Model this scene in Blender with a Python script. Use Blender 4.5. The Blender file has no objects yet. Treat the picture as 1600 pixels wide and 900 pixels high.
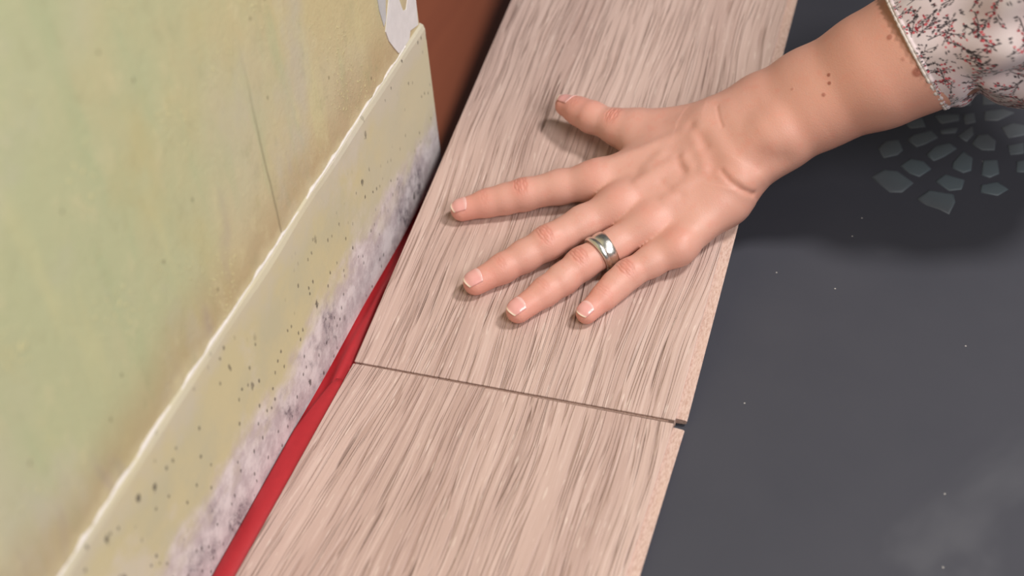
import bpy, bmesh, math, random
import numpy as np
from mathutils import Vector, Matrix

scene = bpy.context.scene
COL = scene.collection
rng = np.random.default_rng(7)
random.seed(7)

# ------------------------------------------------------------------ camera
CAM_POS = (0.3061, -0.5222, 0.5954)
cam_data = bpy.data.cameras.new('camera')
cam = bpy.data.objects.new('camera', cam_data)
COL.objects.link(cam)
# columns: camera right, up, back in world axes
cr, cu, cb = (0.9512, 0.3007, -0.0692), (-0.1538, 0.6565, 0.7385), (0.2675, -0.6918, 0.6707)
cam.matrix_world = Matrix(((cr[0], cu[0], cb[0], CAM_POS[0]), (cr[1], cu[1], cb[1], CAM_POS[1]),
                           (cr[2], cu[2], cb[2], CAM_POS[2]), (0, 0, 0, 1)))
cam_data.sensor_width = 36.0
cam_data.lens = 49.915
cam_data.clip_start = 0.01
cam_data.dof.use_dof = True
cam_data.dof.focus_distance = 0.835
cam_data.dof.aperture_fstop = 5.0
scene.camera = cam

# ------------------------------------------------------------------ light
world = bpy.data.worlds.new('studio'); scene.world = world
world.use_nodes = True
world.node_tree.nodes['Background'].inputs['Color'].default_value = (0.93, 0.96, 1.0, 1)
world.node_tree.nodes['Background'].inputs['Strength'].default_value = 0.08

def area(name, pos, target, size, energy, color):
    l = bpy.data.lights.new(name, 'AREA'); l.shape = 'DISK'
    l.size = size; l.energy = energy; l.color = color
    o = bpy.data.objects.new(name, l); COL.objects.link(o)
    o.location = pos
    o.rotation_euler = (Vector(target) - Vector(pos)).to_track_quat('-Z', 'Y').to_euler()
    return o
area('key_lamp', (1.18, 0.16, 1.95), (0.17, 0.14, 0.0), 0.32, 32, (1.0, 0.96, 0.93))
area('soft_lamp', (1.30, -0.85, 1.30), (0.0, 0.0, 0.0), 0.8, 21, (1.0, 0.96, 0.96))
scene.view_settings.view_transform = 'Standard'
scene.view_settings.look = 'None'
scene.view_settings.gamma = 1.0
scene.view_settings.use_curve_mapping = False
scene.view_settings.exposure = 0.0

# ------------------------------------------------------------------ helpers
def lin(r, g, b):
    f = lambda c: c / 12.92 if c <= 0.04045 else ((c + 0.055) / 1.055) ** 2.4
    return (f(r / 255), f(g / 255), f(b / 255), 1.0)

def tag(o, label=None, cat=None, group=None, kind=None):
    if label: o['label'] = label
    if cat: o['category'] = cat
    if group: o['group'] = group
    if kind: o['kind'] = kind
    return o

def mesh_obj(name, verts, faces, mat=None, parent=None, smooth=False):
    me = bpy.data.meshes.new(name)
    me.from_pydata([tuple(map(float, v)) for v in verts], [], [tuple(map(int, f)) for f in faces])
    me.update()
    if smooth:
        me.polygons.foreach_set('use_smooth', np.ones(len(me.polygons), dtype=bool))
    o = bpy.data.objects.new(name, me); COL.objects.link(o)
    if mat: me.materials.append(mat)
    if parent: o.parent = parent
    return o

def bm_obj(name, bm, mat=None, parent=None, smooth=False):
    me = bpy.data.meshes.new(name)
    bmesh.ops.recalc_face_normals(bm, faces=bm.faces)
    bm.to_mesh(me); bm.free()
    if smooth:
        me.polygons.foreach_set('use_smooth', np.ones(len(me.polygons), dtype=bool))
    o = bpy.data.objects.new(name, me); COL.objects.link(o)
    if mat: me.materials.append(mat)
    if parent: o.parent = parent
    return o

def box_bm(x0, x1, y0, y1, z0, z1, bevel=0.0, seg=2):
    bm = bmesh.new()
    bmesh.ops.create_cube(bm, size=1.0)
    for v in bm.verts:
        v.co = Vector(((x0 + x1) / 2 + v.co.x * (x1 - x0), (y0 + y1) / 2 + v.co.y * (y1 - y0), (z0 + z1) / 2 + v.co.z * (z1 - z0)))
    if bevel:
        bmesh.ops.bevel(bm, geom=list(bm.edges), offset=bevel, segments=seg, affect='EDGES', profile=0.5)
    return bm

def empty(name, mat=None):
    o = bpy.data.objects.new(name, None); COL.objects.link(o); o.empty_display_size = 0.02
    if mat is not None: o.matrix_world = mat
    return o

class NT:
    """small node-tree writer"""
    def __init__(s, name):
        s.m = bpy.data.materials.new(name); s.m.use_nodes = True
        s.t = s.m.node_tree; s.n = s.t.nodes; s.l = s.t.links
        s.b = s.n['Principled BSDF']
    def node(s, typ, **kw):
        n = s.n.new(typ)
        for k, v in kw.items(): setattr(n, k, v)
        return n
    def put(s, sock, v):
        if isinstance(v, bpy.types.NodeSocket): s.l.new(v, sock)
        else: sock.default_value = v
    def coord(s, out='Object'): return s.node('ShaderNodeTexCoord').outputs[out]
    def sep(s, v):
        n = s.node('ShaderNodeSeparateXYZ'); s.put(n.inputs[0], v); return n.outputs
    def comb(s, x, y, z):
        n = s.node('ShaderNodeCombineXYZ')
        for i, v in enumerate((x, y, z)): s.put(n.inputs[i], v)
        return n.outputs[0]
    def math(s, op, a, b=0.0, c=None, clamp=False):
        n = s.node('ShaderNodeMath', operation=op, use_clamp=clamp)
        s.put(n.inputs[0], a); s.put(n.inputs[1], b)
        if c is not None: s.put(n.inputs[2], c)
        return n.outputs[0]
    def vmul(s, v, sc, off=(0, 0, 0)):
        n = s.node('ShaderNodeMapping'); s.put(n.inputs[0], v)
        n.inputs['Scale'].default_value = sc; n.inputs['Location'].default_value = off
        return n.outputs[0]
    def noise(s, v, scale=1.0, detail=2.0, rough=0.5, dist=0.0):
        n = s.node('ShaderNodeTexNoise'); s.put(n.inputs['Vector'], v)
        n.inputs['Scale'].default_value = scale; n.inputs['Detail'].default_value = detail
        n.inputs['Roughness'].default_value = rough; n.inputs['Distortion'].default_value = dist
        return n.outputs['Fac']
    def step(s, v, a, b, lo=0.0, hi=1.0):
        n = s.node('ShaderNodeMapRange', interpolation_type='SMOOTHSTEP'); s.put(n.inputs[0], v)
        for i, q in enumerate((a, b, lo, hi)): s.put(n.inputs[1 + i], q)
        return n.outputs[0]
    def mix(s, f, a, b):
        n = s.node('ShaderNodeMix', data_type='RGBA'); s.put(n.inputs[0], f)
        s.put(n.inputs[6], a); s.put(n.inputs[7], b); return n.outputs[2]
    def bump(s, h, dist, strength=1.0, prev=None):
        n = s.node('ShaderNodeBump'); s.put(n.inputs['Height'], h)
        n.inputs['Distance'].default_value = dist; n.inputs['Strength'].default_value = strength
        if prev is not None: s.l.new(prev, n.inputs['Normal'])
        return n.outputs[0]
    def fin(s, color, rough=0.6, normal=None, **kw):
        s.put(s.b.inputs['Base Color'], color); s.put(s.b.inputs['Roughness'], rough)
        if normal is not None: s.l.new(normal, s.b.inputs['Normal'])
        for k, v in kw.items(): s.put(s.b.inputs[k], v)
        return s.m

# ------------------------------------------------------------------ materials
def wood_mat(name, seed):
    t = NT(name)
    c = t.coord(); x, y, z = t.sep(c)
    wv = t.noise(t.vmul(c, (9, 3.2, 1), (seed, seed * 1.7, 0)), 1.0, 2.0)
    xs = t.math('ADD', x, t.math('MULTIPLY', t.math('SUBTRACT', wv, 0.5), 0.035))
    w = t.comb(xs, y, seed * 0.37)
    broad = t.noise(t.vmul(w, (34, 2.2, 1)), 1.0, 2.0)
    mid = t.noise(t.vmul(w, (110, 3.4, 1)), 1.0, 3.0, 0.55)
    fine = t.noise(t.vmul(w, (360, 9.5, 1)), 1.0, 3.0, 0.62)
    pore = t.noise(t.vmul(w, (330, 11, 1), (4, 2, 0)), 1.0, 1.0, 0.5)
    mask = t.noise(t.vmul(w, (42, 9, 1), (2, 9, 0)), 1.0, 1.0)
    l1 = t.noise(t.vmul(w, (300, 6.5, 1), (6, 1, 0)), 1.0, 1.0, 0.5); l2 = t.noise(t.vmul(w, (270, 9, 1), (1, 3, 5)), 1.0, 0.0, 0.5)
    brk = t.noise(t.vmul(w, (330, 12, 1), (9, 4, 0)), 1.0, 1.0)
    thin = t.math('MAXIMUM', t.step(t.math('ABSOLUTE', t.math('SUBTRACT', l1, 0.5)), 0.045, 0.012), t.step(t.math('ABSOLUTE', t.math('SUBTRACT', l2, 0.52)), 0.05, 0.015))
    thin = t.math('MULTIPLY', thin, t.step(brk, 0.44, 0.60))
    fleck = t.noise(t.vmul(w, (620, 70, 1), (1, 5, 0)), 1.0, 1.0)
    col = t.mix(t.step(broad, 0.33, 0.68), lin(190, 161, 150), lin(207, 179, 167))
    col = t.mix(t.math('MULTIPLY', t.step(mid, 0.42, 0.68), 0.28), col, lin(184, 156, 144))
    col = t.mix(t.math('MULTIPLY', t.step(fine, 0.55, 0.66), 0.22), col, lin(154, 126, 114))
    col = t.mix(t.math('MULTIPLY', t.step(fine, 0.48, 0.34), 0.5), col, lin(220, 195, 184))
    col = t.mix(t.math('MULTIPLY', thin, 0.36), col, lin(150, 118, 105))
    pm = t.math('MULTIPLY', t.step(pore, 0.64, 0.70), t.step(mask, 0.50, 0.62))
    col = t.mix(t.math('MULTIPLY', pm, 0.62), col, lin(112, 84, 72))
    col = t.mix(t.math('MULTIPLY', t.step(fleck, 0.66, 0.74), 0.35), col, lin(240, 222, 208))
    h = t.math('SUBTRACT', t.math('ADD', t.math('MULTIPLY', fine, 0.5), mid), t.math('MULTIPLY', t.step(fine, 0.52, 0.68), 0.5))
    h = t.math('SUBTRACT', t.math('SUBTRACT', h, pm), t.math('MULTIPLY', thin, 0.6))
    return t.fin(col, t.math('ADD', 0.40, t.math('MULTIPLY', fine, 0.25)), t.bump(h, 0.0011, 0.75))

def core_mat():
    t = NT('fibreboard'); c = t.coord()
    a = t.noise(t.vmul(c, (900, 300, 900)), 1.0, 3.0, 0.7); b = t.noise(t.vmul(c, (60, 30, 60)), 1.0, 2.0)
    col = t.mix(t.step(a, 0.35, 0.7), lin(214, 186, 172), lin(190, 156, 140))
    col = t.mix(t.math('MULTIPLY', t.step(b, 0.5, 0.7), 0.4), col, lin(212, 180, 162))
    return t.fin(col, 0.85, t.bump(a, 0.0004))

def mat_mat():
    t = NT('rubber_underlay'); c = t.coord()
    a = t.noise(t.vmul(c, (9, 9, 9)), 1.0, 3.0, 0.6); d = t.noise(t.vmul(c, (4.2, 4.2, 4)), 1.0, 4.0, 0.55, 1.2)
    g = t.noise(c, 1500, 2.0, 0.7)
    col = t.mix(a, lin(62, 63, 71), lin(73, 73, 80))
    col = t.mix(t.math('MULTIPLY', t.step(d, 0.60, 0.76), 0.16), col, lin(126, 126, 130))
    sp = t.node('ShaderNodeTexVoronoi', voronoi_dimensions='2D'); t.put(sp.inputs['Vector'], c); sp.inputs['Scale'].default_value = 26
    dots = t.math('LESS_THAN', sp.outputs['Distance'], 0.013)
    keep = t.math('GREATER_THAN', t.sep(sp.outputs['Color'])[0], 0.8)
    col = t.mix(t.math('MULTIPLY', t.math('MULTIPLY', dots, keep), 0.8), col, lin(190, 185, 178))
    return t.fin(col, 0.72, t.bump(g, 0.00015, 0.5), **{'Specular IOR Level': 0.3})

def cobble_mat():
    t = NT('worn_cobble'); c = t.coord()
    a = t.noise(t.vmul(c, (60, 60, 60)), 1.0, 3.0, 0.6); b = t.noise(c, 6, 2.0)
    col = t.mix(a, lin(80, 82, 86), lin(97, 99, 103))
    col = t.mix(t.step(b, 0.45, 0.7), col, lin(92, 103, 108))
    return t.fin(col, 0.6, t.bump(a, 0.0008, 0.4))

def plain(name, col, rough=0.6, **kw):
    t = NT(name); c = t.coord(); a = t.noise(c, 160, 3.0, 0.6)
    cc = t.mix(a, tuple(v * 0.88 for v in col[:3]) + (1,), tuple(min(1, v * 1.1) for v in col[:3]) + (1,))
    return t.fin(cc, rough, t.bump(a, 0.0003, 0.4), **kw)

def floor_mat():
    t = NT('brown_floorboards'); c = t.coord()
    a = t.noise(t.vmul(c, (30, 3, 1)), 1.0, 3.0, 0.55); b = t.noise(t.vmul(c, (160, 10, 1)), 1.0, 3.0)
    col = t.mix(a, lin(138, 76, 54), lin(160, 92, 64))
    col = t.mix(t.math('MULTIPLY', b, 0.35), col, lin(124, 66, 50))
    return t.fin(col, 0.45, t.bump(b, 0.0004, 0.4))

def wall_paint():
    t = NT('stained_wall_paint'); c = t.coord(); x, y, z = t.sep(c)
    big = t.noise(t.vmul(c, (5, 5, 5), (0.4, 0.2, 0.1)), 1.0, 3.0, 0.55)
    med = t.noise(t.vmul(c, (20, 20, 14)), 1.0, 4.0, 0.6); run = t.noise(t.vmul(c, (30, 38, 6)), 1.0, 3.0, 0.55)
    fine = t.noise(c, 420, 3.0, 0.65)
    # greener away from the free end, yellower and browner near it and low down
    s = t.math('ADD', t.math('MULTIPLY', t.math('ADD', y, 0.06), 4.2), t.math('MULTIPLY', t.math('SUBTRACT', med, 0.5), 1.6))
    s = t.math('SUBTRACT', s, t.math('MULTIPLY', t.math('SUBTRACT', z, 0.2), 1.2))
    col = t.mix(t.step(s, -0.55, 0.6), lin(184, 187, 146), lin(200, 186, 142))
    col = t.mix(t.math('MULTIPLY', t.step(big, 0.46, 0.64), 0.55), col, lin(196, 188, 164))
    col = t.mix(t.math('MULTIPLY', t.step(run, 0.52, 0.70), 0.45), col, lin(206, 200, 150))
    col = t.mix(t.math('MULTIPLY', t.step(run, 0.46, 0.32), 0.35), col, lin(170, 182, 140))
    # brown damp band creeping up from the skirting
    edge = t.math('ADD', z, t.math('MULTIPLY', t.math('SUBTRACT', med, 0.5), 0.05))
    band = t.step(edge, 0.165, 0.122)
    col = t.mix(t.math('MULTIPLY', band, 0.62), col, lin(176, 150, 112))
    col = t.mix(t.math('MULTIPLY', t.step(edge, 0.128, 0.117), 0.5), col, lin(212, 200, 160))
    vio = t.math('MULTIPLY', t.step(t.noise(t.vmul(c, (26, 26, 10), (3, 1, 2)), 1.0, 3.0), 0.58, 0.70), t.step(edge, 0.20, 0.15))
    col = t.mix(t.math('MULTIPLY', vio, 0.5), col, lin(158, 142, 138))
    pt = t.noise(t.vmul(c, (55, 55, 34), (2, 6, 3)), 1.0, 6.0, 0.68); vl = t.noise(t.vmul(c, (12, 13, 9), (9, 2, 5)), 1.0, 5.0, 0.6)
    col = t.mix(t.math('MULTIPLY', t.step(pt, 0.53, 0.72), 0.42), col, lin(212, 202, 160))
    col = t.mix(t.math('MULTIPLY', t.step(pt, 0.46, 0.28), 0.38), col, lin(160, 158, 120))
    col = t.mix(t.math('MULTIPLY', t.step(vl, 0.53, 0.70), 0.55), col, lin(190, 184, 168))
    col = t.mix(t.math('MULTIPLY', t.step(vl, 0.45, 0.30), 0.35), col, lin(190, 176, 122))
    # flaked crumbs of paint
    crumb = t.math('MULTIPLY', t.step(t.noise(c, 420, 2.0, 0.6), 0.62, 0.66), t.step(t.noise(t.vmul(c, (22, 22, 22), (7, 7, 1)), 1.0, 2.0), 0.56, 0.66))
    col = t.mix(t.math('MULTIPLY', crumb, 0.8), col, lin(222, 214, 160))
    sp = t.node('ShaderNodeTexVoronoi', voronoi_dimensions='2D'); t.put(sp.inputs['Vector'], t.comb(t.math('MULTIPLY', y, 60.0), t.math('MULTIPLY', z, 42.0), 0.0)); sp.inputs['Scale'].default_value = 1.0
    keep = t.math('GREATER_THAN', t.sep(sp.outputs['Color'])[0], 0.92)
    dots = t.math('MULTIPLY', t.step(sp.outputs['Distance'], 0.07, 0.03), keep)
    col = t.mix(t.math('MULTIPLY', dots, 0.55), col, lin(92, 84, 60))
    # hairline scratch running down to the skirting
    cy = t.math('ADD', -0.0165, t.math('MULTIPLY', t.math('SUBTRACT', t.noise(t.comb(0.0, 0.0, t.math('MULTIPLY', z, 16.0)), 1.0, 2.0), 0.5), 0.006))
    line = t.math('MULTIPLY', t.step(t.math('ABSOLUTE', t.math('SUBTRACT', y, cy)), 0.0011, 0.0004), t.step(z, 0.25, 0.16))
    col = t.mix(t.math('MULTIPLY', line, 0.5), col, lin(118, 106, 84))
    h = t.math('ADD', t.math('ADD', t.math('MULTIPLY', fine, 0.4), t.math('MULTIPLY', pt, 0.8)), t.math('ADD', med, t.math('MULTIPLY', crumb, 0.6)))
    h = t.math('SUBTRACT', h, t.math('MULTIPLY', line, 0.3))
    return t.fin(col, 0.72, t.bump(h, 0.0015, 0.6))

def skirting_paint():
    t = NT('mouldy_skirting_paint'); c = t.coord(); x, y, z = t.sep(c)
    med = t.noise(t.vmul(c, (24, 24, 24)), 1.0, 4.0, 0.6); big = t.noise(t.vmul(c, (9, 9, 12), (1.3, 0.6, 0.2)), 1.0, 2.0)
    fine = t.noise(c, 500, 3.0, 0.7); cloud = t.noise(t.vmul(c, (85, 85, 85)), 1.0, 4.0, 0.65)
    col = t.mix(t.step(med, 0.36, 0.66), lin(200, 190, 150), lin(190, 184, 152))
    col = t.mix(t.math('MULTIPLY', t.step(t.math('ADD', big, t.math('MULTIPLY', t.math('SUBTRACT', cloud, 0.5), 0.35)), 0.47, 0.62), 0.6), col, lin(206, 198, 184))
    far = t.step(t.math('ADD', y, t.math('MULTIPLY', t.math('SUBTRACT', med, 0.5), 0.15)), 0.03, 0.14)
    col = t.mix(t.math('MULTIPLY', far, 0.6), col, lin(198, 192, 168))
    top = t.step(t.math('ADD', z, t.math('MULTIPLY', t.math('SUBTRACT', med, 0.5), 0.06)), 0.092, 0.112)
    col = t.mix(t.math('MULTIPLY', top, 0.45), col, lin(202, 194, 180))
    # lilac mould bloom along the bottom
    lim = t.math('ADD', z, t.math('MULTIPLY', t.math('SUBTRACT', t.noise(t.vmul(c, (30, 30, 40), (5, 2, 1)), 1.0, 4.0, 0.6), 0.5), 0.055))
    low = t.step(lim, 0.056, 0.030)
    lil = t.mix(t.step(cloud, 0.34, 0.66), lin(188, 174, 178), lin(222, 212, 213))
    col = t.mix(t.math('MULTIPLY', low, 0.95), col, lil)
    core = t.math('MULTIPLY', t.step(lim, 0.048, 0.022), t.step(t.noise(t.vmul(c, (34, 34, 26), (2, 8, 4)), 1.0, 3.0, 0.6), 0.50, 0.63))
    spot = t.step(t.noise(t.vmul(c, (300, 300, 220)), 1.0, 4.0, 0.75), 0.45, 0.62)
    col = t.mix(t.math('MULTIPLY', core, t.math('ADD', 0.25, t.math('MULTIPLY', spot, 0.6))), col, lin(98, 88, 96))
    # black specks, in two sizes
    for sc, thr, rad, st in ((75, 0.82, 0.15, 0.8), (190, 0.78, 0.19, 0.75)):
        sp = t.node('ShaderNodeTexVoronoi', voronoi_dimensions='2D'); t.put(sp.inputs['Vector'], t.comb(t.math('MULTIPLY', y, sc), t.math('MULTIPLY', z, sc * 0.62), 0.0))
        sp.inputs['Scale'].default_value = 1.0
        keep = t.math('GREATER_THAN', t.sep(sp.outputs['Color'])[0], thr)
        dd = t.math('ADD', sp.outputs['Distance'], t.math('MULTIPLY', t.math('SUBTRACT', fine, 0.5), 0.35))
        reg = t.step(t.noise(t.vmul(c, (16, 16, 16), (sc, 0, 0)), 1.0, 2.0), 0.40, 0.54)
        dots = t.math('MULTIPLY', t.math('MULTIPLY', t.step(dd, rad, rad * 0.5), keep), reg)
        col = t.mix(t.math('MULTIPLY', dots, st), col, lin(70, 64, 60))
    h = t.math('ADD', t.math('MULTIPLY', fine, 0.3), t.math('ADD', med, t.math('MULTIPLY', t.math('MULTIPLY', cloud, low), 0.6)))
    return t.fin(col, 0.75, t.bump(h, 0.001, 0.5))

M = dict(wood_a=wood_mat('pale_oak_laminate', 3.1), wood_b=wood_mat('pale_oak_laminate_second', 8.4), core=core_mat(),
         mat=mat_mat(), cobble=cobble_mat(), floor=floor_mat(), wall=wall_paint(), skirt=skirting_paint(),
         caulk=plain('white_filler', lin(226, 220, 214), 0.7), plaster=plain('bare_plaster', lin(220, 217, 216), 0.8),
         red=plain('red_plastic_film', lin(176, 34, 42), 0.55))

# ------------------------------------------------------------------ setting
GAP = 0.0151                                        # wall face to plank edge
WALL_END = 0.196
floor = bm_obj('floor', box_bm(-1.2, 1.6, -1.6, 2.2, -0.032, -0.002), M['floor'])
tag(floor, 'reddish brown wooden floor seen past the end of the stained wall', kind='structure')

bm = box_bm(-0.060, -0.0175, -1.5, WALL_END - 0.001, -0.002, 1.1)
wall = bm_obj('wall_left', bm, M['wall'])
tag(wall, 'green and yellow damp stained painted wall', kind='structure')

# skirting board: a long slab with slightly wavy face and edges
def skirting():
    ny, prof = 220, [(-0.0180, 0.0022), (-GAP - 0.0006, 0.0022), (-GAP, 0.0030), (-GAP, 0.060), (-GAP, 0.1135), (-GAP - 0.0008, 0.1165), (-0.0180, 0.1176)]
    vs, fs = [], []
    for i in range(ny + 1):
        y = -1.5 + (WALL_END + 0.0012 + 1.5) * i / ny
        w = 0.0005 * math.sin(y * 31) + 0.0004 * math.sin(y * 77 + 1)
        for j, (px, pz) in enumerate(prof):
            vs.append((px + (0.0003 * math.sin(y * 53 + j) if 0 < j < 6 else 0), y, pz + (w if j > 3 else 0)))
    k = len(prof)
    for i in range(ny):
        for j in range(k):
            a, b = i * k + j, i * k + (j + 1) % k
            fs.append((a, b, b + k, a + k))
    fs.append(tuple(range(k))[::-1]); fs.append(tuple(ny * k + j for j in range(k)))
    return mesh_obj('baseboard_left', vs, fs, M['skirt'])
skirt = skirting()
tag(skirt, 'flat skirting board blotched with yellow stains and lilac grey mould', kind='structure')

# cracked filler bead along the top of the skirting
def bead():
    ny, nc = 700, 8
    vs, fs = [], []
    r1 = np.interp(np.linspace(0, 1, ny + 1), np.linspace(0, 1, 120), rng.random(120)); r3 = np.interp(np.linspace(0, 1, ny + 1), np.linspace(0, 1, 41), rng.random(41))
    r2 = np.interp(np.linspace(0, 1, ny + 1), np.linspace(0, 1, 420), rng.random(420))
    for i in range(ny + 1):
        y = -0.75 + (WALL_END - 0.028 + 0.75) * i / ny
        rad = 0.0003 + 0.0008 * max(0.0, r1[i] * 1.5 - 0.25) * (0.6 + 0.4 * r3[i]) + 0.00035 * (r2[i] - 0.5)
        cx, cz = -0.0170 + 0.0006 * (r3[i] - .5), 0.1176 + 0.0016 * (r1[i] - 0.5)
        for j in range(nc):
            a = 2 * math.pi * j / nc
            vs.append((cx + rad * 1.15 * math.cos(a), y, cz + rad * 0.9 * math.sin(a)))
    for i in range(ny):
        for j in range(nc):
            a, b = i * nc + j, i * nc + (j + 1) % nc
            fs.append((a, b, b + nc, a + nc))
    return mesh_obj('trim_1', vs, fs, M['caulk'], None, True)
tag(bead(), 'cracked white filler line along the top of the skirting board', kind='structure')

# bare plaster where the paint peeled off by the wall end: an irregular thin flake
PEEL = [(0.1648, 0.1731), (0.1508, 0.1527), (0.1443, 0.1434), (0.1470, 0.1351), (0.1532, 0.1260), (0.1581, 0.1195), (0.1665, 0.1184), (0.1763, 0.1185),
        (0.1790, 0.1228), (0.1922, 0.1190), (0.1936, 0.1366), (0.1930, 0.1800), (0.1850, 0.1800), (0.1816, 0.1434), (0.1776, 0.1388), (0.1725, 0.1409), (0.1694, 0.1500), (0.1700, 0.1790)]
def flake(name, pts, x0, x1, mat, parent):
    bm = bmesh.new()
    f = bm.faces.new([bm.verts.new((x0, p[0], p[1])) for p in pts])
    r = bmesh.ops.extrude_face_region(bm, geom=[f])
    for v in [g for g in r['geom'] if isinstance(g, bmesh.types.BMVert)]: v.co.x = x1
    bmesh.ops.triangulate(bm, faces=[f for f in bm.faces if len(f.verts) > 4])
    return bm_obj(name, bm, mat, parent)
flake('plaster_patch', PEEL, -0.0177, -0.0168, M['plaster'], wall)
flake('plaster_patch', [(0.140, 0.176), (0.1405, 0.160), (0.1435, 0.1475), (0.1475, 0.150), (0.1490, 0.156), (0.156, 0.176)], -0.0177, -0.0171,
      plain('grey_plaster', lin(190, 190, 190), 0.85), wall)

# ------------------------------------------------------------------ dark underlay sheet with cobbles
COB = [
 [(0.2696,0.2831),(0.2736,0.2931),(0.2826,0.2969),(0.2865,0.2850),(0.2835,0.2790),(0.2749,0.2735)],
 [(0.2877,0.2980),(0.2912,0.3043),(0.3030,0.3123),(0.3079,0.3042),(0.3005,0.2953),(0.2947,0.2904)],
 [(0.3017,0.2829),(0.3067,0.2948),(0.3165,0.3005),(0.3211,0.2943),(0.3138,0.2838),(0.3073,0.2771)],
 [(0.2859,0.2671),(0.2920,0.2772),(0.3013,0.2757),(0.3066,0.2681),(0.3000,0.2580),(0.2937,0.2601)],
 [(0.2688,0.2512),(0.2763,0.2615),(0.2854,0.2617),(0.2972,0.2506),(0.2909,0.2390),(0.2831,0.2373)],
 [(0.3194,0.2779),(0.3253,0.2934),(0.3319,0.2860),(0.3320,0.2720),(0.3272,0.2683),(0.3199,0.2719)],
 [(0.3103,0.2552),(0.3155,0.2649),(0.3288,0.2610),(0.3276,0.2505),(0.3200,0.2472)],
 [(0.3298,0.3016),(0.3330,0.3132),(0.3400,0.3157),(0.3456,0.3086),(0.3453,0.2977),(0.3373,0.2960)],
 [(0.3385,0.2856),(0.3479,0.2877),(0.3498,0.2725),(0.3442,0.2669),(0.3387,0.2683)],
 [(0.3389,0.2581),(0.3494,0.2638),(0.3566,0.2570),(0.3503,0.2489),(0.3395,0.2498)],
 [(0.3004,0.2344),(0.3072,0.2460),(0.3232,0.2445),(0.3248,0.2366),(0.3221,0.2229),(0.3159,0.2264),(0.3068,0.2293)],
 [(0.3104,0.3481),(0.3160,0.3572),(0.3251,0.3640),(0.3263,0.3476),(0.3130,0.3419)],
 [(0.3326,0.3646),(0.3391,0.3630),(0.3469,0.3549),(0.3341,0.3493)],
 [(0.3025,0.3292),(0.3096,0.3326),(0.3194,0.3346),(0.3200,0.3272),(0.3085,0.3210)],
 [(0.2835,0.3175),(0.2954,0.3258),(0.2986,0.3151),(0.2884,0.3111)],
 [(0.3352,0.3418),(0.3484,0.3475),(0.3559,0.3443),(0.3452,0.3325),(0.3365,0.3307)],
 [(0.3200,0.3086),(0.3292,0.3235),(0.3305,0.3127),(0.3265,0.3036)],
 [(0.3476,0.3249),(0.3554,0.3322),(0.3640,0.3306),(0.3645,0.3197),(0.3534,0.3135)],
 [(0.3529,0.3048),(0.3634,0.3107),(0.3641,0.2983),(0.3555,0.2946)],
 [(0.3599,0.2885),(0.3657,0.2916),(0.3663,0.2778),(0.3605,0.2765)],
 [(0.3081,0.3134),(0.3202,0.3192),(0.3187,0.3122),(0.3096,0.3091)],
 [(0.3220,0.3352),(0.3291,0.3386),(0.3309,0.3276),(0.3240,0.3233)],
]
mat_o = bm_obj('underlay_sheet', box_bm(-0.004, 1.3, -1.5, 1.6, -0.0020, 0.0, 0.0004), M['mat'])
tag(mat_o, 'dark grey underlay sheet under the planks with faded cobblestones at its far side', 'underlay')
for poly in COB:
    cx, cy = np.mean(poly, 0)
    bm = bmesh.new()
    lo = [bm.verts.new((p[0], p[1], -0.0004)) for p in poly]
    mi = [bm.verts.new((cx + (p[0] - cx) * 0.97, cy + (p[1] - cy) * 0.96, 0.0003)) for p in poly]
    hi = [bm.verts.new((cx + (p[0] - cx) * 0.80, cy + (p[1] - cy) * 0.80, 0.0006)) for p in poly]
    n = len(poly)
    for a, b in ((lo, mi), (mi, hi)):
        for i in range(n): bm.faces.new((a[i], a[(i + 1) % n], b[(i + 1) % n], b[i]))
    bm.faces.new(hi)
    bm_obj('cobble', bm, M['cobble'], mat_o, True)

# ------------------------------------------------------------------ laminate planks
W, TH, LEN = 0.193, 0.008, 1.285
AL, YAW = 0.1717, 0.0027
CA, SA = math.cos(AL), math.sin(AL)
def plank(label, mtx, wood, y0, y1):
    r = empty('laminate_plank', mtx)
    tag(r, label, 'plank', 'pale oak laminate planks')
    bm = box_bm(0, W, y0, y1, -0.0016, 0.0, 0.00055, 2); bm_obj('decor_layer', bm, wood, r)
    bm_obj('core', box_bm(0.0004, W - 0.0006, y0 + 0.0004, y1 - 0.0004, -TH + 0.0003, -0.0016), M['core'], r)
    # profiled locking tongue along the right edge
    prof = [(W - 0.0006, -0.0028), (W + 0.0052, -0.0034), (W + 0.0060, -0.0042), (W + 0.0056, -0.0066), (W + 0.0040, -0.0074), (W - 0.0006, -0.0076)]
    a, b = (y0 + 0.0030 if y0 > -0.01 else y0), (y1 - 0.0006 if y1 < 0.5 else y1)
    vs = [(p[0], y, p[1]) for y in (a, b) for p in prof]; k = len(prof)
    fs = [(j, (j + 1) % k, k + (j + 1) % k, k + j) for j in range(k)] + [tuple(range(k))[::-1], tuple(range(k, 2 * k))]
    o = mesh_obj('tongue', vs, fs, M['core'], r)
    # locking lip at the short end
    e = y0 if y0 > -0.01 else y1
    bm_obj('end_lip', box_bm(0.004, W - 0.004, e - 0.0005, e + 0.0006, -0.0060, -0.0022, 0.0002), M['core'], r)
    return r
plank('pale oak laminate plank lying flat along the mouldy skirting', Matrix.Translation((0, 0, TH)) @ Matrix.Rotation(-0.007, 4, 'Z'), M['wood_a'], -LEN, -0.0004)
UP = Matrix(((1, YAW, 0, 0), (0, CA, -SA, 0), (0, SA, CA, TH), (0, 0, 0, 1)))
plank('tilted pale oak laminate plank pressed down by the spread hand', UP, M['wood_b'], 0.0008, LEN)

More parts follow.
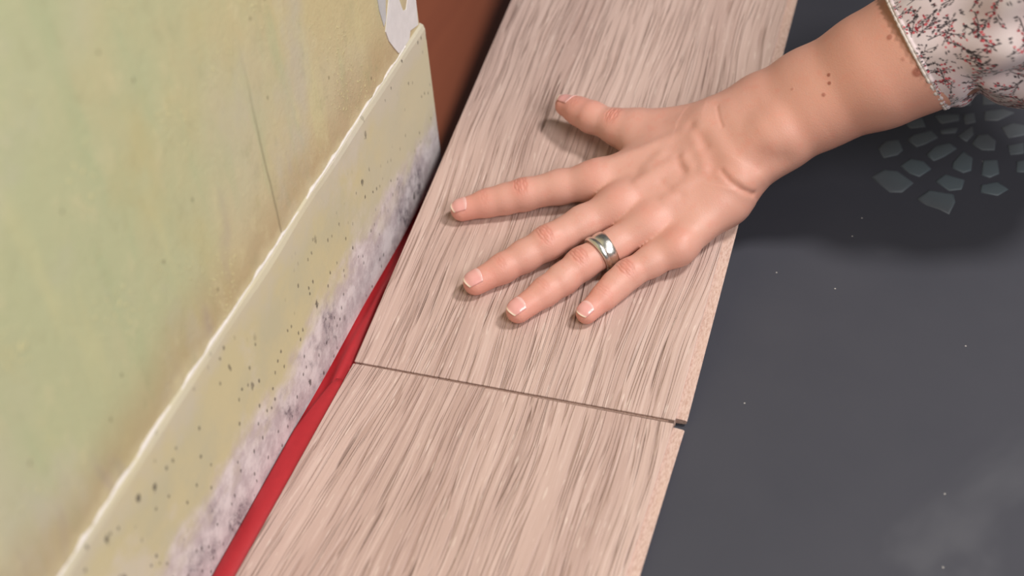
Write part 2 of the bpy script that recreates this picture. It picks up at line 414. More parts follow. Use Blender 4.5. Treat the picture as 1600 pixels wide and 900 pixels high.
# ------------------------------------------------------------------ red film in the gap
def film():
    r = empty('red_film_strip')
    tag(r, 'red plastic film strip tucked between skirting board and planks', 'film strip')
    def sheet(name, y0, y1, ny, nx, fn):
        vs = [fn(y0 + (y1 - y0) * i / ny, j / nx) for i in range(ny + 1) for j in range(nx + 1)]
        fs = [(i * (nx + 1) + j, i * (nx + 1) + j + 1, (i + 1) * (nx + 1) + j + 1, (i + 1) * (nx + 1) + j) for i in range(ny) for j in range(nx)]
        o = mesh_obj(name, vs, fs, M['red'], r, True)
        m = o.modifiers.new('thickness', 'SOLIDIFY'); m.thickness = 0.00025
        return o
    def base(y, s):
        x = -0.0186 + s * 0.0176
        z = 0.0012 + 0.0034 * math.exp(-((x + 0.0075 + 0.0012 * math.sin(y * 40)) / 0.0036) ** 2) + 0.0004 * math.sin(y * 90 + x * 500)
        z = min(z, 0.0018) if x < -GAP + 0.0003 else z
        return (x, y, z)
    sheet('film', -0.9, 0.19, 300, 16, base)
    def fold(y, s):                                        # a flap of the film folded over itself
        t = (y + 0.16) / 0.24
        xr = -0.0135 + 0.0105 * max(0, min(1, (y + 0.085) / 0.075)) ** 1.3
        xl = xr - 0.0012 - 0.0035 * math.sin(math.pi * max(0, min(1, t)))
        x = max(xl, -0.0146) + s * (0.0 - max(xl, -0.0146) - 0.0012)
        x = -0.0008 + (max(xl, -0.0148) + 0.0008) * (1 - s) if y < -0.02 else x
        z = 0.0044 + 0.0022 * math.sin(math.pi * s) * (0.6 + 0.4 * math.sin(y * 33))
        return (x, y, z)
    sheet('folded_flap', -0.75, -0.012, 160, 10, fold)
    return r
film()

#@@HAND
# ------------------------------------------------------------------ arm and hand: joints in the tilted plank's frame (across, along, above, radius)
CH = dict(
 index=[(0.1087,0.152,0.0155,0.0115),(0.0875,0.1455,0.013,0.0105),(0.0664,0.1367,0.0112,0.0099),(0.0554,0.1322,0.0097,0.0093),(0.0448,0.1278,0.0088,0.0085),(0.0299,0.1204,0.0073,0.0072)],
 middle=[(0.129,0.1335,0.017,0.0115),(0.1099,0.1191,0.0138,0.0104),(0.092,0.1013,0.0118,0.0102),(0.0804,0.09,0.0098,0.0095),(0.0699,0.079,0.009,0.0087),(0.0563,0.0659,0.0076,0.0075)],
 ring=[(0.1502,0.1228,0.016,0.011),(0.1324,0.1061,0.013,0.0098),(0.1164,0.0898,0.0112,0.0096),(0.108,0.0776,0.0095,0.0092),(0.1002,0.0673,0.0088,0.0084),(0.0878,0.0508,0.0074,0.0073)],
 little=[(0.1704,0.1108,0.014,0.0096),(0.1567,0.0995,0.0115,0.0091),(0.145,0.0881,0.0098,0.0087),(0.1396,0.0798,0.0085,0.0084),(0.1354,0.0715,0.008,0.0075),(0.1276,0.058,0.0066,0.0065)],
 thumb=[(0.1504,0.1921,0.0220,0.013),(0.1241,0.1935,0.0210,0.0108),(0.1104,0.1951,0.0210,0.0098),(0.0941,0.2009,0.0205,0.0099),(0.0843,0.2055,0.0195,0.0088),(0.0739,0.2100,0.0185,0.007)],
)
PALM = [  # (a, b) tapered capsules
 ((0.1087,0.152,0.0155,0.0112),(0.1653,0.1802,0.026,0.0165)), ((0.129,0.1335,0.017,0.0112),(0.175,0.1721,0.026,0.015)),
 ((0.1502,0.1228,0.016,0.0108),(0.1835,0.1595,0.024,0.015)), ((0.1704,0.1108,0.014,0.0096),(0.1903,0.1508,0.0175,0.0145)),
 ((0.1504,0.1921,0.0220,0.013),(0.1692,0.1898,0.0260,0.0165)), ((0.1238,0.1945,0.0180,0.0100),(0.1500,0.1750,0.0170,0.0150)),
 ((0.1903,0.1508,0.0175,0.0145),(0.1983,0.1710,0.0310,0.016)), ((0.1692,0.1898,0.0260,0.0165),(0.1784,0.1920,0.0310,0.0175)),
 ((0.1750,0.1721,0.0230,0.0180),(0.1880,0.1840,0.031,0.0175)),
]
ARM = [
 [(0.1784,0.1920,0.0310,0.0175),(0.2013,0.2077,0.0410,0.0193),(0.2267,0.2185,0.052,0.0215),(0.2624,0.2286,0.069,0.027),(0.2851,0.2363,0.08,0.0295),(0.345,0.258,0.110,0.033),(0.383,0.276,0.128,0.035)],
 [(0.1983,0.1710,0.0310,0.016),(0.2162,0.1839,0.041,0.0195),(0.2382,0.1995,0.052,0.0215),(0.2702,0.2144,0.069,0.027),(0.2908,0.2251,0.08,0.0295),(0.348,0.250,0.110,0.033),(0.388,0.268,0.128,0.035)],
]
BUMPS = [  # extra small capsules: knuckle heads, ulna head, tendons
 ((0.1087,0.152,0.0172,0.0075),(0.1110,0.1535,0.0182,0.0075),0.010), ((0.129,0.1335,0.0188,0.0075),(0.1310,0.1350,0.0192,0.0075),0.010),
 ((0.1502,0.1228,0.0176,0.0072),(0.1520,0.1245,0.0180,0.0072),0.010), ((0.1705,0.1100,0.0160,0.0068),(0.1720,0.1118,0.0165,0.0068),0.008),
 ((0.2109,0.1785,0.0495,0.0085),(0.2150,0.1815,0.0510,0.0085),0.010),
 ((0.1400,0.1425,0.0290,0.0022),(0.1720,0.1690,0.0395,0.0024),0.005), ((0.1180,0.1570,0.0270,0.0020),(0.1600,0.1765,0.0400,0.0024),0.005),
 ((0.1590,0.1330,0.0275,0.0018),(0.1800,0.1560,0.0365,0.0022),0.005), ((0.1290,0.1960,0.0285,0.0022),(0.1640,0.1965,0.0410,0.0032),0.006),
]
def smin(a, b, k):
    h = np.maximum(k - np.abs(a - b), 0.0) / k
    return np.minimum(a, b) - h * h * k * 0.25
def cone(P, A, B):
    if len(P) > 4000:                                     # far points only need a bound
        a = np.array(A[:3]); b = np.array(B[:3]); R = max(A[3], B[3]); m = (a + b) / 2; L = np.linalg.norm(b - a) / 2 + R
        lb = np.linalg.norm(P - m, axis=1) - L
        near = lb < 0.022; d = np.maximum(lb, 0.022)
        if near.any(): d[near] = cone_exact(P[near], A, B)
        return d
    return cone_exact(P, A, B)
def cone_exact(P, A, B):
    a = np.array(A[:3]); b = np.array(B[:3]); r1, r2 = A[3], B[3]
    ba = b - a; l2 = ba @ ba; rr = r1 - r2; a2 = l2 - rr * rr; il2 = 1 / l2
    pa = P - a; y = pa @ ba; z = y - l2
    q = pa * l2 - y[:, None] * ba; x2 = (q * q).sum(1); y2 = y * y * l2; z2 = z * z * l2
    k = np.sign(rr) * rr * rr * x2
    d = (np.sqrt(x2 * a2 * il2) + y * rr) * il2 - r1
    c1 = np.sign(z) * a2 * z2 > k; d = np.where(c1, np.sqrt(x2 + z2) * il2 - r2, d)
    c2 = (~c1) & (np.sign(y) * a2 * y2 < k); d = np.where(c2, np.sqrt(x2 + y2) * il2 - r1, d)
    return d
def chain(P, nodes, k):
    d = None
    for a, b in zip(nodes[:-1], nodes[1:]):
        e = cone(P, a, b); d = e if d is None else smin(d, e, k)
    return d
def sdf(P):
    palm = None
    for a, b in PALM:
        e = cone(P, a, b); palm = e if palm is None else smin(palm, e, 0.012)
    arm = smin(chain(P, ARM[0], 0.008), chain(P, ARM[1], 0.008), 0.022)
    palm = smin(palm, arm, 0.016)
    for a, b, k in BUMPS: palm = smin(palm, cone(P, a, b), k)
    d = palm
    for n, nodes in CH.items():
        f = chain(P, nodes, 0.004)
        d = np.minimum(d, smin(palm, f, 0.016 if n == 'thumb' else 0.007))
    return np.maximum(d, 0.0003 - P[:, 2]) if True else d      # flesh flattens on the plank
def grad(P, e=0.0004):
    T = np.array([(1, 1, 1), (1, -1, -1), (-1, 1, -1), (-1, -1, 1)], float)
    g = sum(sdf(P + k * e)[:, None] * k for k in T)
    return g / np.maximum(np.linalg.norm(g, axis=1, keepdims=True), 1e-9)
def to_world(L):
    L = np.asarray(L, float); u, v, h = L[:, 0], L[:, 1], L[:, 2]
    return np.stack([u + YAW * v, v * CA - h * SA, TH + v * SA + h * CA], 1)
#@@HANDEND

def surface_nets(vox, lo, hi):
    K = 4
    nc = np.ceil((np.array(hi) - lo) / (vox * K)).astype(int)
    ax = [lo[i] + (np.arange(nc[i]) + 0.5) * vox * K for i in range(3)]
    G = np.stack(np.meshgrid(*ax, indexing='ij'), -1).reshape(-1, 3)
    dc = sdf(G).reshape(nc)
    act = np.argwhere(np.abs(dc) < vox * K * 1.05)
    D = np.repeat(np.repeat(np.repeat(np.where(dc < 0, -1.0, 1.0).astype(np.float32), K, 0), K, 1), K, 2)
    sub = np.stack(np.meshgrid(*[np.arange(K)] * 3, indexing='ij'), -1).reshape(-1, 3)
    idx = (act[:, None, :] * K + sub[None]).reshape(-1, 3)
    D[idx[:, 0], idx[:, 1], idx[:, 2]] = sdf(np.array(lo) + (idx + 0.5) * vox)
    I = D < 0
    s = np.zeros(np.array(D.shape) - 1, np.uint8)
    for a in (0, 1):
        for b in (0, 1):
            for c in (0, 1):
                s += I[a:D.shape[0] - 1 + a, b:D.shape[1] - 1 + b, c:D.shape[2] - 1 + c]
    cells = np.argwhere((s > 0) & (s < 8))
    cid = np.full(s.shape, -1, np.int32); cid[tuple(cells.T)] = np.arange(len(cells))
    acc = np.zeros((len(cells), 3)); cnt = np.zeros(len(cells))
    corners = [np.array((a, b, c)) for a in (0, 1) for b in (0, 1) for c in (0, 1)]
    val = {tuple(c): D[tuple((cells + c).T)] for c in corners}
    for c in corners:
        for i in range(3):
            if c[i] == 0:
                c2 = c.copy(); c2[i] = 1
                v0, v1 = val[tuple(c)], val[tuple(c2)]
                m = (v0 < 0) != (v1 < 0); t = np.where(m, v0 / np.where(m, v0 - v1, 1), 0)
                p = c[None] + t[:, None] * (c2 - c)[None]
                acc += p * m[:, None]; cnt += m
    V = np.array(lo) + (cells + acc / cnt[:, None] + 0.5) * vox
    F = []
    for i in range(3):
        j, k = (i + 1) % 3, (i + 2) % 3
        sl0 = [slice(None)] * 3; sl1 = [slice(None)] * 3
        sl0[i] = slice(0, -1); sl1[i] = slice(1, None)
        for q in (j, k): sl0[q] = sl1[q] = slice(1, -1)
        a, b = I[tuple(sl0)], I[tuple(sl1)]
        for flip, m in ((0, a & ~b), (1, ~a & b)):
            e = np.argwhere(m); e[:, j] += 1; e[:, k] += 1
            oj = np.zeros(3, int); oj[j] = 1; ok = np.zeros(3, int); ok[k] = 1
            q = np.stack([cid[tuple((e - oj - ok).T)], cid[tuple((e - ok).T)], cid[tuple(e.T)], cid[tuple((e - oj).T)]], 1)
            F.append(q[:, ::-1] if flip else q)
    return V, np.concatenate(F)

V, F = surface_nets(0.00122, (0.012, 0.035, -0.004), (0.432, 0.322, 0.172))
V = V - grad(V) * sdf(V)[:, None] * 0.95

def np_mesh(name, V, F):
    me = bpy.data.meshes.new(name)
    me.vertices.add(len(V)); me.vertices.foreach_set('co', V.astype(np.float32).ravel())
    n = F.shape[1]
    me.loops.add(F.size); me.loops.foreach_set('vertex_index', F.astype(np.int32).ravel())
    me.polygons.add(len(F)); me.polygons.foreach_set('loop_start', np.arange(0, F.size, n, dtype=np.int32))
    me.polygons.foreach_set('use_smooth', np.ones(len(F), bool))
    me.update(calc_edges=True); me.validate()
    return me

tmp = bpy.data.objects.new('tmp', np_mesh('tmp', V, F)); COL.objects.link(tmp)
md = tmp.modifiers.new('s', 'SUBSURF'); md.levels = 1
dg = bpy.context.evaluated_depsgraph_get(); dg.update()
body_me = bpy.data.meshes.new_from_object(tmp.evaluated_get(dg))
bpy.data.objects.remove(tmp)
nv = len(body_me.vertices)
P = np.empty(nv * 3, np.float32); body_me.vertices.foreach_get('co', P); P = P.reshape(-1, 3).astype(float)
N = np.empty(nv * 3, np.float32); body_me.vertices.foreach_get('normal', N); N = N.reshape(-1, 3).astype(float)

# skin tint and fine creases, per vertex
def S(r, g, b): return np.array(lin(r, g, b)[:3])
arm_t = np.clip((P[:, 0] - 0.15) / 0.10, 0, 1)[:, None]
skin = S(216, 163, 146) * (1 - arm_t) + S(207, 151, 130) * arm_t
def blend(c, w):
    global skin
    w = np.clip(w, 0, 1)[:, None]; skin = skin * (1 - w) + c * w
disp = np.zeros(nv)
RED = S(222, 140, 122)
for n, nodes in CH.items():
    nd = np.array(nodes)
    tip = nd[5, :3]; blend(S(226, 150, 134), 0.6 * np.exp(-(np.linalg.norm(P - tip, axis=1) / 0.016) ** 2))
    for ji, amp, offs in ((2, 1.0, (-0.0034, -0.0016, 0.0004, 0.0022, 0.0040)), (4, 0.4, (-0.0010, 0.0008, 0.0024)), (3 if n == 'thumb' else 0, 0.0, ())):
        c = nd[ji, :3]; r = nd[ji, 3]
        ax = nd[min(ji + 1, 5), :3] - nd[max(ji - 1, 0), :3]; ax /= np.linalg.norm(ax)
        up = np.array((0, 0, 1.0)); up -= ax * ax[2]; up /= np.linalg.norm(up); la = np.cross(ax, up)
        q = P - c; s = q @ ax; l = q @ la; u = q @ up
        dor = np.clip(u / r * 1.6 - 0.2, 0, 1) * (np.abs(s) < 0.02)
        blend(RED, (0.45 if ji == 2 else 0.28 if ji == 0 else 0.25) * dor * np.exp(-(s / 0.0065) ** 2 - (l / 0.009) ** 2))
        for oi, o in enumerate(offs):
            o2 = o * (1 - 0.3 * (l / 0.0066) ** 2) + 0.00022 * np.sin(l * 1100 + oi * 2.3)
            w = np.exp(-((s - o2) / 0.0005) ** 2) * np.exp(-(l / 0.0066) ** 4) * dor
            disp -= amp * (0.00055 if oi in (1, 3) else 0.00034) * w
            blend(S(190, 108, 92), 0.45 * amp * w)
        if ji == 2: disp += 0.0004 * np.exp(-(s / 0.006) ** 2 - (l / 0.006) ** 2) * dor

def polyline_dist(pts):
    d = np.full(nv, 9.0)
    for a, b in zip(pts[:-1], pts[1:]):
        a = np.array(a); b = np.array(b); ba = b - a
        t = np.clip(((P - a) @ ba) / (ba @ ba), 0, 1)
        d = np.minimum(d, np.linalg.norm(P - a - t[:, None] * ba, axis=1))
    return d
CREASES = [([(0.176, 0.1909, 0.0543), (0.182, 0.1787, 0.0538), (0.1895, 0.1687, 0.0517), (0.198, 0.1601, 0.0485), (0.2072, 0.1561, 0.0424)], 0.0009, 0.0055, 0), ([(0.1885, 0.1508, 0.041), (0.1938, 0.1471, 0.0382), (0.2017, 0.1456, 0.033), (0.2074, 0.1481, 0.028)], 0.0011, 0.0022, 0.15), ([(0.2102, 0.1599, 0.0466), (0.2157, 0.1607, 0.0446), (0.2217, 0.163, 0.0444)], 0.0016, 0.008, 0), ([(0.1772, 0.1907, 0.0547), (0.1802, 0.1822, 0.0543), (0.1833, 0.1762, 0.0533)], 0.0004, 0.0012, 0.15), ([(0.164, 0.1788, 0.0479), (0.1704, 0.171, 0.0476), (0.1748, 0.1647, 0.046)], 0.001, 0.0034, 0.12), ([(0.1731, 0.1696, 0.0478), (0.1789, 0.1602, 0.0448), (0.184, 0.154, 0.0423)], 0.001, 0.007, 0.1), ([(0.1604, 0.159, 0.0399), (0.1629, 0.1545, 0.0378), (0.1651, 0.1516, 0.0368)], 0.001, 0.003, 0.15), ([(0.167, 0.1742, 0.0476), (0.1704, 0.1673, 0.0459), (0.1742, 0.1605, 0.0436), (0.1773, 0.1527, 0.0402)], -0.001, 0.0042, 0), ([(0.1639, 0.1573, 0.0395), (0.1687, 0.1531, 0.0382)], -0.001, 0.0042, 0), ([(0.1423, 0.1547, 0.0337), (0.148, 0.1613, 0.0368)], -0.001, 0.006, 0), ([(0.1365, 0.1515, 0.0314), (0.1419, 0.1598, 0.035), (0.1467, 0.1668, 0.0387)], 0.0006, 0.004, 0), ([(0.1539, 0.1434, 0.0327), (0.1611, 0.1378, 0.0328), (0.1668, 0.1364, 0.0326)], 0.0005, 0.003, 0.08), ([(0.1894, 0.1502, 0.0407), (0.1976, 0.1472, 0.0373), (0.2058, 0.1482, 0.0316)], -0.0006, 0.0045, 0), ([(0.2027, 0.1501, 0.0378), (0.2097, 0.1537, 0.0354)], -0.0008, 0.006, 0)]   #@@CREASES
MOLES = [((0.2413, 0.198, 0.083), 0.0011, 0.8), ((0.2424, 0.1939, 0.0805), 0.0011, 0.8), ((0.2402, 0.1889, 0.0757), 0.0012, 0.6), ((0.2721, 0.2095, 0.106), 0.0016, 0.6), ((0.29, 0.1956, 0.0948), 0.0027, 0.7), ((0.2214, 0.1941, 0.0723), 0.0009, 0.3), ((0.2814, 0.1994, 0.1001), 0.0012, 0.3)]   #@@MOLES
for pts, dep, wid, tint in CREASES:
    d = polyline_dist(pts); w = np.exp(-(d / wid) ** 2)
    disp -= dep * w
    if tint: blend(S(186, 108, 84), tint * np.exp(-(d / (wid * 0.8)) ** 2))
for c, r, k in MOLES:
    d = np.linalg.norm(P - np.array(c), axis=1)
    blend(S(138, 70, 52), k * np.clip((r * 1.25 - d) / (r * 0.5), 0, 1)); disp += 0.0002 * np.exp(-(d / r) ** 2)
# slow mottling
mott = sum(np.sin(P @ rng.normal(0, 90, 3) + rng.random() * 6) for _ in range(9)) / 9
skin = skin * (1 + 0.06 * mott[:, None] * np.array((0.4, 1.0, 1.0)))
P2 = P + N * disp[:, None]
P2[:, 2] = np.maximum(P2[:, 2], 0.0002)
body_me.vertices.foreach_set('co', to_world(P2).astype(np.float32).ravel())
at = body_me.color_attributes.new('tint', 'FLOAT_COLOR', 'POINT')
at.data.foreach_set('color', np.concatenate([np.clip(skin, 0, 1), np.ones((nv, 1))], 1).astype(np.float32).ravel())
body_me.update()

def skin_mat():
    t = NT('skin'); a = t.node('ShaderNodeVertexColor', layer_name='tint')
    c = t.coord(); n1 = t.noise(c, 900, 3.0, 0.6); v = t.node('ShaderNodeTexVoronoi'); t.put(v.inputs['Vector'], c); v.inputs['Scale'].default_value = 1300
    n2 = t.noise(c, 140, 3.0, 0.6)
    col = t.mix(t.math('MULTIPLY', t.step(n2, 0.5, 0.75), 0.22), a.outputs['Color'], lin(216, 132, 112))
    h = t.math('ADD', t.math('MULTIPLY', v.outputs['Distance'], 0.5), n1)
    m = t.fin(col, 0.46, t.bump(h, 0.00022, 0.4))
    b = t.b.inputs
    b['Subsurface Weight'].default_value = 0.18; b['Subsurface Radius'].default_value = (1.0, 0.35, 0.2); b['Subsurface Scale'].default_value = 0.003
    b['Specular IOR Level'].default_value = 0.42
    return m
M['skin'] = skin_mat()
person = empty('person', Matrix.Translation((0.30, 0.22, 0.0)))
tag(person, 'person in a floral blouse pressing one spread hand onto the tilted plank', 'person')
body = bpy.data.objects.new('arm_and_hand', body_me); COL.objects.link(body)
body_me.materials.clear(); body_me.materials.append(M['skin'])
bpy.context.view_layer.update()
def adopt(o, p):
    o.parent = p; o.matrix_parent_inverse = p.matrix_world.inverted()
adopt(body, person)
bpy.context.view_layer.update()
body['label'] = 'bare right forearm and hand with spread fingers'

# fingernails: thin curved plates that follow each fingertip
def nail_mat():
    t = NT('fingernail'); a = t.node('ShaderNodeVertexColor', layer_name='tint')
    return t.fin(a.outputs['Color'], 0.25, None, **{'Coat Weight': 0.3})
M['nail'] = nail_mat()
NAILS = dict(index=(0.0108, 0.80, 0.0), middle=(0.0115, 0.80, 0.0), ring=(0.0110, 0.80, 0.0), little=(0.0095, 0.80, 0.0), thumb=(0.0120, 0.85, 0.35))
for n, (L, Wn, roll) in NAILS.items():
    nd = np.array(CH[n]); tip, dip = nd[5, :3], nd[4, :3]
    ax = tip - dip; ax /= np.linalg.norm(ax); up = np.array((0, 0, 1.0)); up -= ax * (up @ ax); up /= np.linalg.norm(up); la = np.cross(ax, up)
    if roll: up, la = up * math.cos(roll) + la * math.sin(roll), la * math.cos(roll) - up * math.sin(roll)
    nu, nw = 18, 16; r = nd[5, 3]; pts, rad0, cols = [], [], []
    base = tip + ax * (r * 0.86 - L)
    for i in range(nu + 1):
        for j in range(nw + 1):
            s = i / nu; w = (j / nw - 0.5) * 2
            a = s * L - 0.0022 * w * w * max(0, s - 0.4) + 0.0040 * w * w * max(0, 0.4 - s)
            phi = w * Wn
            pts.append((base + ax * a, up * math.cos(phi) + la * math.sin(phi)))
            e = max(0, min(1, (s - 0.89 + 0.05 * w * w) / 0.06)); lu = max(0, min(1, (0.2 - s - 0.06 * w * w) / 0.1))
            cols.append((S(230, 168, 160) * (1 - lu) + S(234, 188, 180) * lu) * (1 - e) + S(236, 214, 190) * e)
    P0 = np.array([p[0] for p in pts]); DR = np.array([p[1] for p in pts]); rr = np.full(len(pts), 2.0 * r)
    for it in range(30): rr = rr - np.clip(sdf(P0 + DR * rr[:, None]) - 0.00025, -0.002, 0.002) * 0.8
    rr = np.clip(rr, 0.80 * r, 1.6 * r)
    Q = P0 + DR * rr[:, None]
    # even out, arch slightly and thicken
    Q = Q.reshape(nu + 1, nw + 1, 3)
    for it in range(3):
        Q[1:-1, 1:-1] = 0.5 * Q[1:-1, 1:-1] + 0.125 * (Q[:-2, 1:-1] + Q[2:, 1:-1] + Q[1:-1, :-2] + Q[1:-1, 2:])
    Q = Q.reshape(-1, 3)
    fs = [(i * (nw + 1) + j, (i + 1) * (nw + 1) + j, (i + 1) * (nw + 1) + j + 1, i * (nw + 1) + j + 1) for i in range(nu) for j in range(nw)]
    o = mesh_obj('fingernail', to_world(Q), fs, M['nail'], None, True)
    at = o.data.color_attributes.new('tint', 'FLOAT_COLOR', 'POINT')
    at.data.foreach_set('color', np.concatenate([np.array(cols), np.ones((len(cols), 1))], 1).astype(np.float32).ravel())
    m = o.modifiers.new('thickness', 'SOLIDIFY'); m.thickness = 0.00045; m.offset = 0
    adopt(o, body)

# ------------------------------------------------------------------ wedding ring on the ring finger
def ring_mat():
    t = NT('brushed_silver'); c = t.coord(); a = t.noise(c, 700, 3.0, 0.6)
    return t.fin(lin(224, 222, 214), t.math('ADD', 0.22, t.math('MULTIPLY', a, 0.15)), t.bump(a, 0.0002, 0.5), Metallic=1.0)
M['silver'] = ring_mat()
def band(name, center, axis, rad, width, thick, parent, rock=None, grooves=0):
    ax = axis / np.linalg.norm(axis); up = np.array((0, 0, 1.0)); up -= ax * (up @ ax); up /= np.linalg.norm(up); la = np.cross(ax, up)
    prof = []
    for k in range(13):
        t = k / 12 * math.pi; prof.append((-math.cos(t) * width / 2, rad + thick * (0.35 + 0.65 * math.sin(t) ** 0.8)))
    prof += [(width / 2 * 0.9, rad - 0.0001), (-width / 2 * 0.9, rad - 0.0001)]
    n, k = 96, len(prof); vs = []
    for i in range(n):
        th = 2 * math.pi * i / n; d = la * math.cos(th) + up * math.sin(th)
        sh = rock(th) if rock else 0.0
        for (a, r) in prof: vs.append(center + ax * (a + sh) + d * r)
    fs = [(i * k + j, i * k + (j + 1) % k, ((i + 1) % n) * k + (j + 1) % k, ((i + 1) % n) * k + j) for i in range(n) for j in range(k)]
    o = mesh_obj(name, to_world(np.array(vs)), fs, M['silver'], None, True)
    adopt(o, parent); return o
rn = np.array(CH['ring'])
rc = rn[1, :3] * 0.72 + rn[2, :3] * 0.28 ; rax = rn[1, :3] - rn[2, :3]
wring = empty('finger_ring', Matrix.Translation(Vector(to_world(rc[None])[0])))
tag(wring, 'wide silver wedding ring with a diagonal groove on the ring finger', 'ring')
bpy.context.view_layer.update()
band('wide_band', rc, rax, 0.00975, 0.0074, 0.0019, wring)
band('slanted_band', rc - rax / np.linalg.norm(rax) * 0.0046, rax, 0.0099, 0.0040, 0.0021, wring, rock=lambda th: 0.0013 * math.cos(th))

# ------------------------------------------------------------------ blouse sleeve
SL = np.array([(0.2860,0.2305,0.0795,0.0378),(0.2925,0.2335,0.0830,0.0400),(0.3080,0.2395,0.0905,0.0455),(0.3350,0.2480,0.1010,0.0560),(0.3700,0.2620,0.1170,0.0680),
               (0.4020,0.2830,0.1500,0.0640),(0.4330,0.3130,0.2350,0.0540),(0.4610,0.3430,0.3200,0.0560),(0.4800,0.3700,0.3840,0.0580)])
def sleeve():
    nv_, nu_ = 520, 560
    seg = np.r_[0, np.cumsum(np.linalg.norm(np.diff(SL[:, :3], axis=0), axis=1))]
    tt = np.linspace(0, 1, nv_) ** 1.25 * seg[-1]
    path = np.stack([np.interp(tt, seg, SL[:, i]) for i in range(4)], 1)
    ker = np.hanning(31); ker /= ker.sum()
    for i in range(4):
        padded = np.r_[2 * path[0, i] - path[15:0:-1, i], path[:, i], 2 * path[-1, i] - path[-2:-17:-1, i]]
        path[:, i] = np.convolve(padded, ker, 'valid')
    tan = np.gradient(path[:, :3], axis=0); tan /= np.linalg.norm(tan, axis=1, keepdims=True)
    ref = np.array((0, 0, 1.0)); vs = []
    th = np.linspace(0, 2 * math.pi, nu_, endpoint=False)
    r0 = ref - tan[0] * (ref @ tan[0]); r0 /= np.linalg.norm(r0)
    for i in range(nv_):
        r0 = r0 - tan[i] * (r0 @ tan[i]); r0 /= np.linalg.norm(r0); b0 = np.cross(tan[i], r0)
        s = tt[i]; amp = min(1, s / 0.05)
        fold = (0.0030 * np.sin(5 * th + 34 * s + 1.2) + 0.0022 * np.sin(9 * th - 60 * s) + 0.0018 * np.sin(3 * th + 120 * s) + 0.0011 * np.sin(14 * th + 85 * s)) * amp
        fold += 0.0003 * np.sin(46 * th) * max(0, 1 - s / 0.004)
        fold -= 0.009 * np.exp(-((s - 0.024) / 0.008) ** 2) * np.exp(-((np.angle(np.exp(1j * (th - SLF)))) / 0.55) ** 2)
        roll = 0.0009 * math.exp(-((s - 0.0012) / 0.0011) ** 2)
        rr = path[i, 3] + fold + roll
        vs.append(path[i, :3] + rr[:, None] * (np.cos(th)[:, None] * r0 + np.sin(th)[:, None] * b0))
    V = np.concatenate(vs)
    i, j = np.meshgrid(np.arange(nv_ - 1), np.arange(nu_), indexing='ij')
    a = i * nu_ + j; b = i * nu_ + (j + 1) % nu_
    F = np.stack([a, b, b + nu_, a + nu_], -1).reshape(-1, 4)
    # printed sprigs: draw them on the cloth's own (around, along) chart, 0.33 mm a dot
    res = 0.00033; Lc = 0.15; Hc = 0.095
    img = np.ones((int(Hc / res), int(Lc / res), 3)) * S(214, 196, 196)
    yy, xx = np.mgrid[0:img.shape[0], 0:img.shape[1]]
    cl = sum(np.sin(2 * math.pi * (xx / xx.shape[1] * rng.integers(-6, 7) + yy / xx.shape[0] * rng.integers(-5, 6)) + rng.random() * 6) for _ in range(8)) / 8
    img *= (1 + 0.10 * cl[..., None] * np.array((0.3, 1, 0.9)))
    def dot(x, y, r, col, k=1.0, rot=0, el=1.0):
        cx, cy, R = x / res, y / res, max(r, r * el) / res + 2
        x0, x1, y0, y1 = int(cx - R), int(cx + R) + 1, int(cy - R), int(cy + R) + 1
        X, Y = np.meshgrid(np.arange(x0, x1), np.arange(y0, y1))
        dx, dy = (X - cx) * res, (Y - cy) * res; c, s = math.cos(rot), math.sin(rot)
        d = np.sqrt(((dx * c + dy * s) / el) ** 2 + (dy * c - dx * s) ** 2)
        w = np.clip((r - d) / (res * 0.9) + 0.5, 0, 1)[..., None] * k
        Y = Y % img.shape[0]; X = X % img.shape[1]; img[Y, X] = img[Y, X] * (1 - w) + col * w
    INK, WINE, PINK = S(44, 34, 40), S(150, 34, 48), S(206, 84, 92)
    def stem(x, y, a, L, bend, wdt, col):
        n = int(L / (res * 1.1)); pts = []
        for q in range(n):
            a += bend / n; x += math.cos(a) * L / n; y += math.sin(a) * L / n
            dot(x, y, wdt, col, 0.9); pts.append((x, y, a))
        return pts
    gy, row = 0.0, 0
    while gy < Hc - 0.001:
        gx = (row % 2) * 0.0065
        while gx < Lc - 0.001:
            x, y = gx + random.uniform(-.003, .003), gy + random.uniform(-.003, .003)
            a = random.choice((1.2, 1.9, -1.3, 0.6, 2.6, -2.0)) + random.uniform(-.4, .4)
            kind = random.random()
            main = stem(x, y, a, random.uniform(.009, .015), random.uniform(-.9, .9), 0.00030, INK)
            for q in np.linspace(0.25, 0.98, random.randint(4, 6)):
                px, py, pa = main[min(len(main) - 1, int(q * len(main)))]
                for sd in (-1, 1):
                    if random.random() < 0.25: continue
                    br = stem(px, py, pa + sd * random.uniform(.5, .9), random.uniform(.0018, .0042), sd * -.3, 0.00024, INK)
                    bx, by, ba = br[-1]
                    if kind < 0.6: dot(bx, by, random.uniform(.0005, .00085), WINE if random.random() < .55 else PINK)
                    else: dot(bx, by, .00055, INK if random.random() < .8 else WINE, 1, ba, 2.0)
            if random.random() < 0.5: dot(x, y, .0008, INK, 1, a, 1.8)
            gx += 0.0100
        gy += 0.0095; row += 1
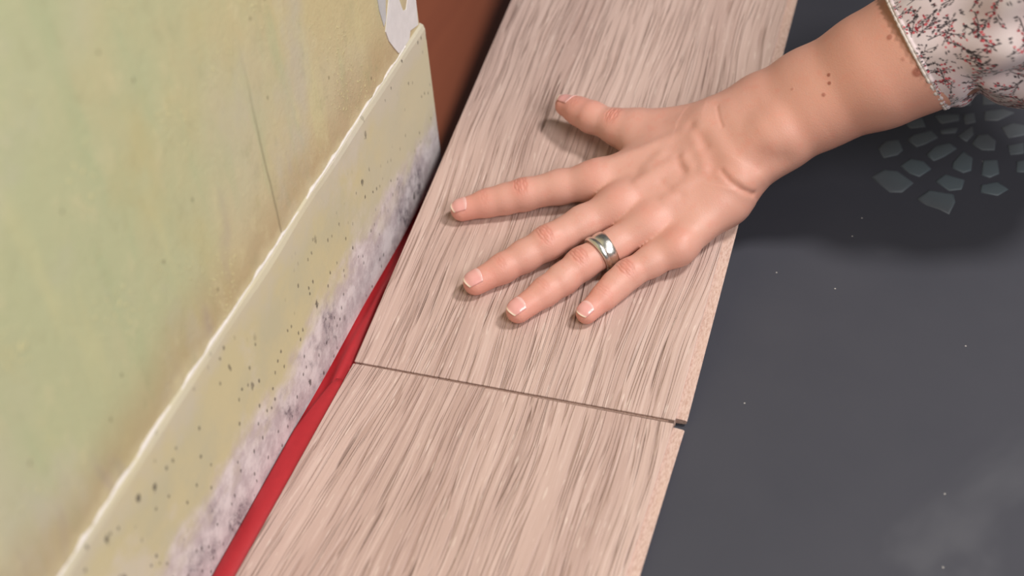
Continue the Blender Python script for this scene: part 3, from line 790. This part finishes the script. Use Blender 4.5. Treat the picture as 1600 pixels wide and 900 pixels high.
    for q in range(420):
        x, y, a = random.uniform(0, Lc), random.uniform(0, Hc), random.uniform(0, 6.3)
        if random.random() < 0.7: dot(x, y, .00045, INK, 0.9, a, 2.2); dot(x + .0016 * math.sin(a), y + .0016 * math.cos(a), .0004, INK, 0.9, a, 2.0)
        else: dot(x, y, random.uniform(.0005, .0008), WINE if random.random() < .5 else PINK)
    vi = (np.repeat(tt, nu_) / res).astype(int) % img.shape[0]
    ui = np.tile((th / (2 * math.pi) * img.shape[1] * 2).astype(int) % img.shape[1], nv_)
    cols = img[vi, ui]
    hemw = np.clip((0.0016 - np.repeat(tt, nu_)) / 0.0006, 0, 1)[:, None]
    cols = cols * (1 - hemw * 0.6) + S(226, 214, 206) * hemw * 0.6
    me = np_mesh('blouse_sleeve', to_world(V), F)
    at = me.color_attributes.new('tint', 'FLOAT_COLOR', 'POINT')
    at.data.foreach_set('color', np.concatenate([np.clip(cols, 0, 1), np.ones((len(V), 1))], 1).astype(np.float32).ravel())
    t = NT('floral_cotton'); vc = t.node('ShaderNodeVertexColor', layer_name='tint'); c = t.coord()
    wv = t.noise(c, 1800, 2.0, 0.6)
    m = t.fin(vc.outputs['Color'], 0.8, t.bump(wv, 0.0002, 0.5)); t.b.inputs['Sheen Weight'].default_value = 0.2
    me.materials.append(m)
    o = bpy.data.objects.new('blouse_sleeve', me); COL.objects.link(o)
    md = o.modifiers.new('cloth', 'SOLIDIFY'); md.thickness = 0.0006; md.offset = 1
    o['label'] = 'pale blouse sleeve printed with dark sprigs and red berries'
    adopt(o, person); bpy.context.view_layer.update()
    # frayed pale hem running round the opening
    ring0 = vs[0]; cen = ring0.mean(0); nh, hv = 280, []
    for q in range(nh):
        p = ring0[q * 2]; out = (p - cen) / np.linalg.norm(p - cen); rad = 0.0007 + 0.0004 * random.random()
        for a in range(6):
            hv.append(p + out * (0.0005 + rad * math.cos(a * math.pi / 3)) + tan[0] * rad * 1.2 * math.sin(a * math.pi / 3))
    hf = [(q * 6 + a, q * 6 + (a + 1) % 6, ((q + 1) % nh) * 6 + (a + 1) % 6, ((q + 1) % nh) * 6 + a) for q in range(nh) for a in range(6)]
    hem = mesh_obj('hem', to_world(np.array(hv)), hf, plain('pale_hem_thread', lin(214, 202, 194), 0.85), None, True)
    adopt(hem, o)
SLF = 2.15
sleeve()
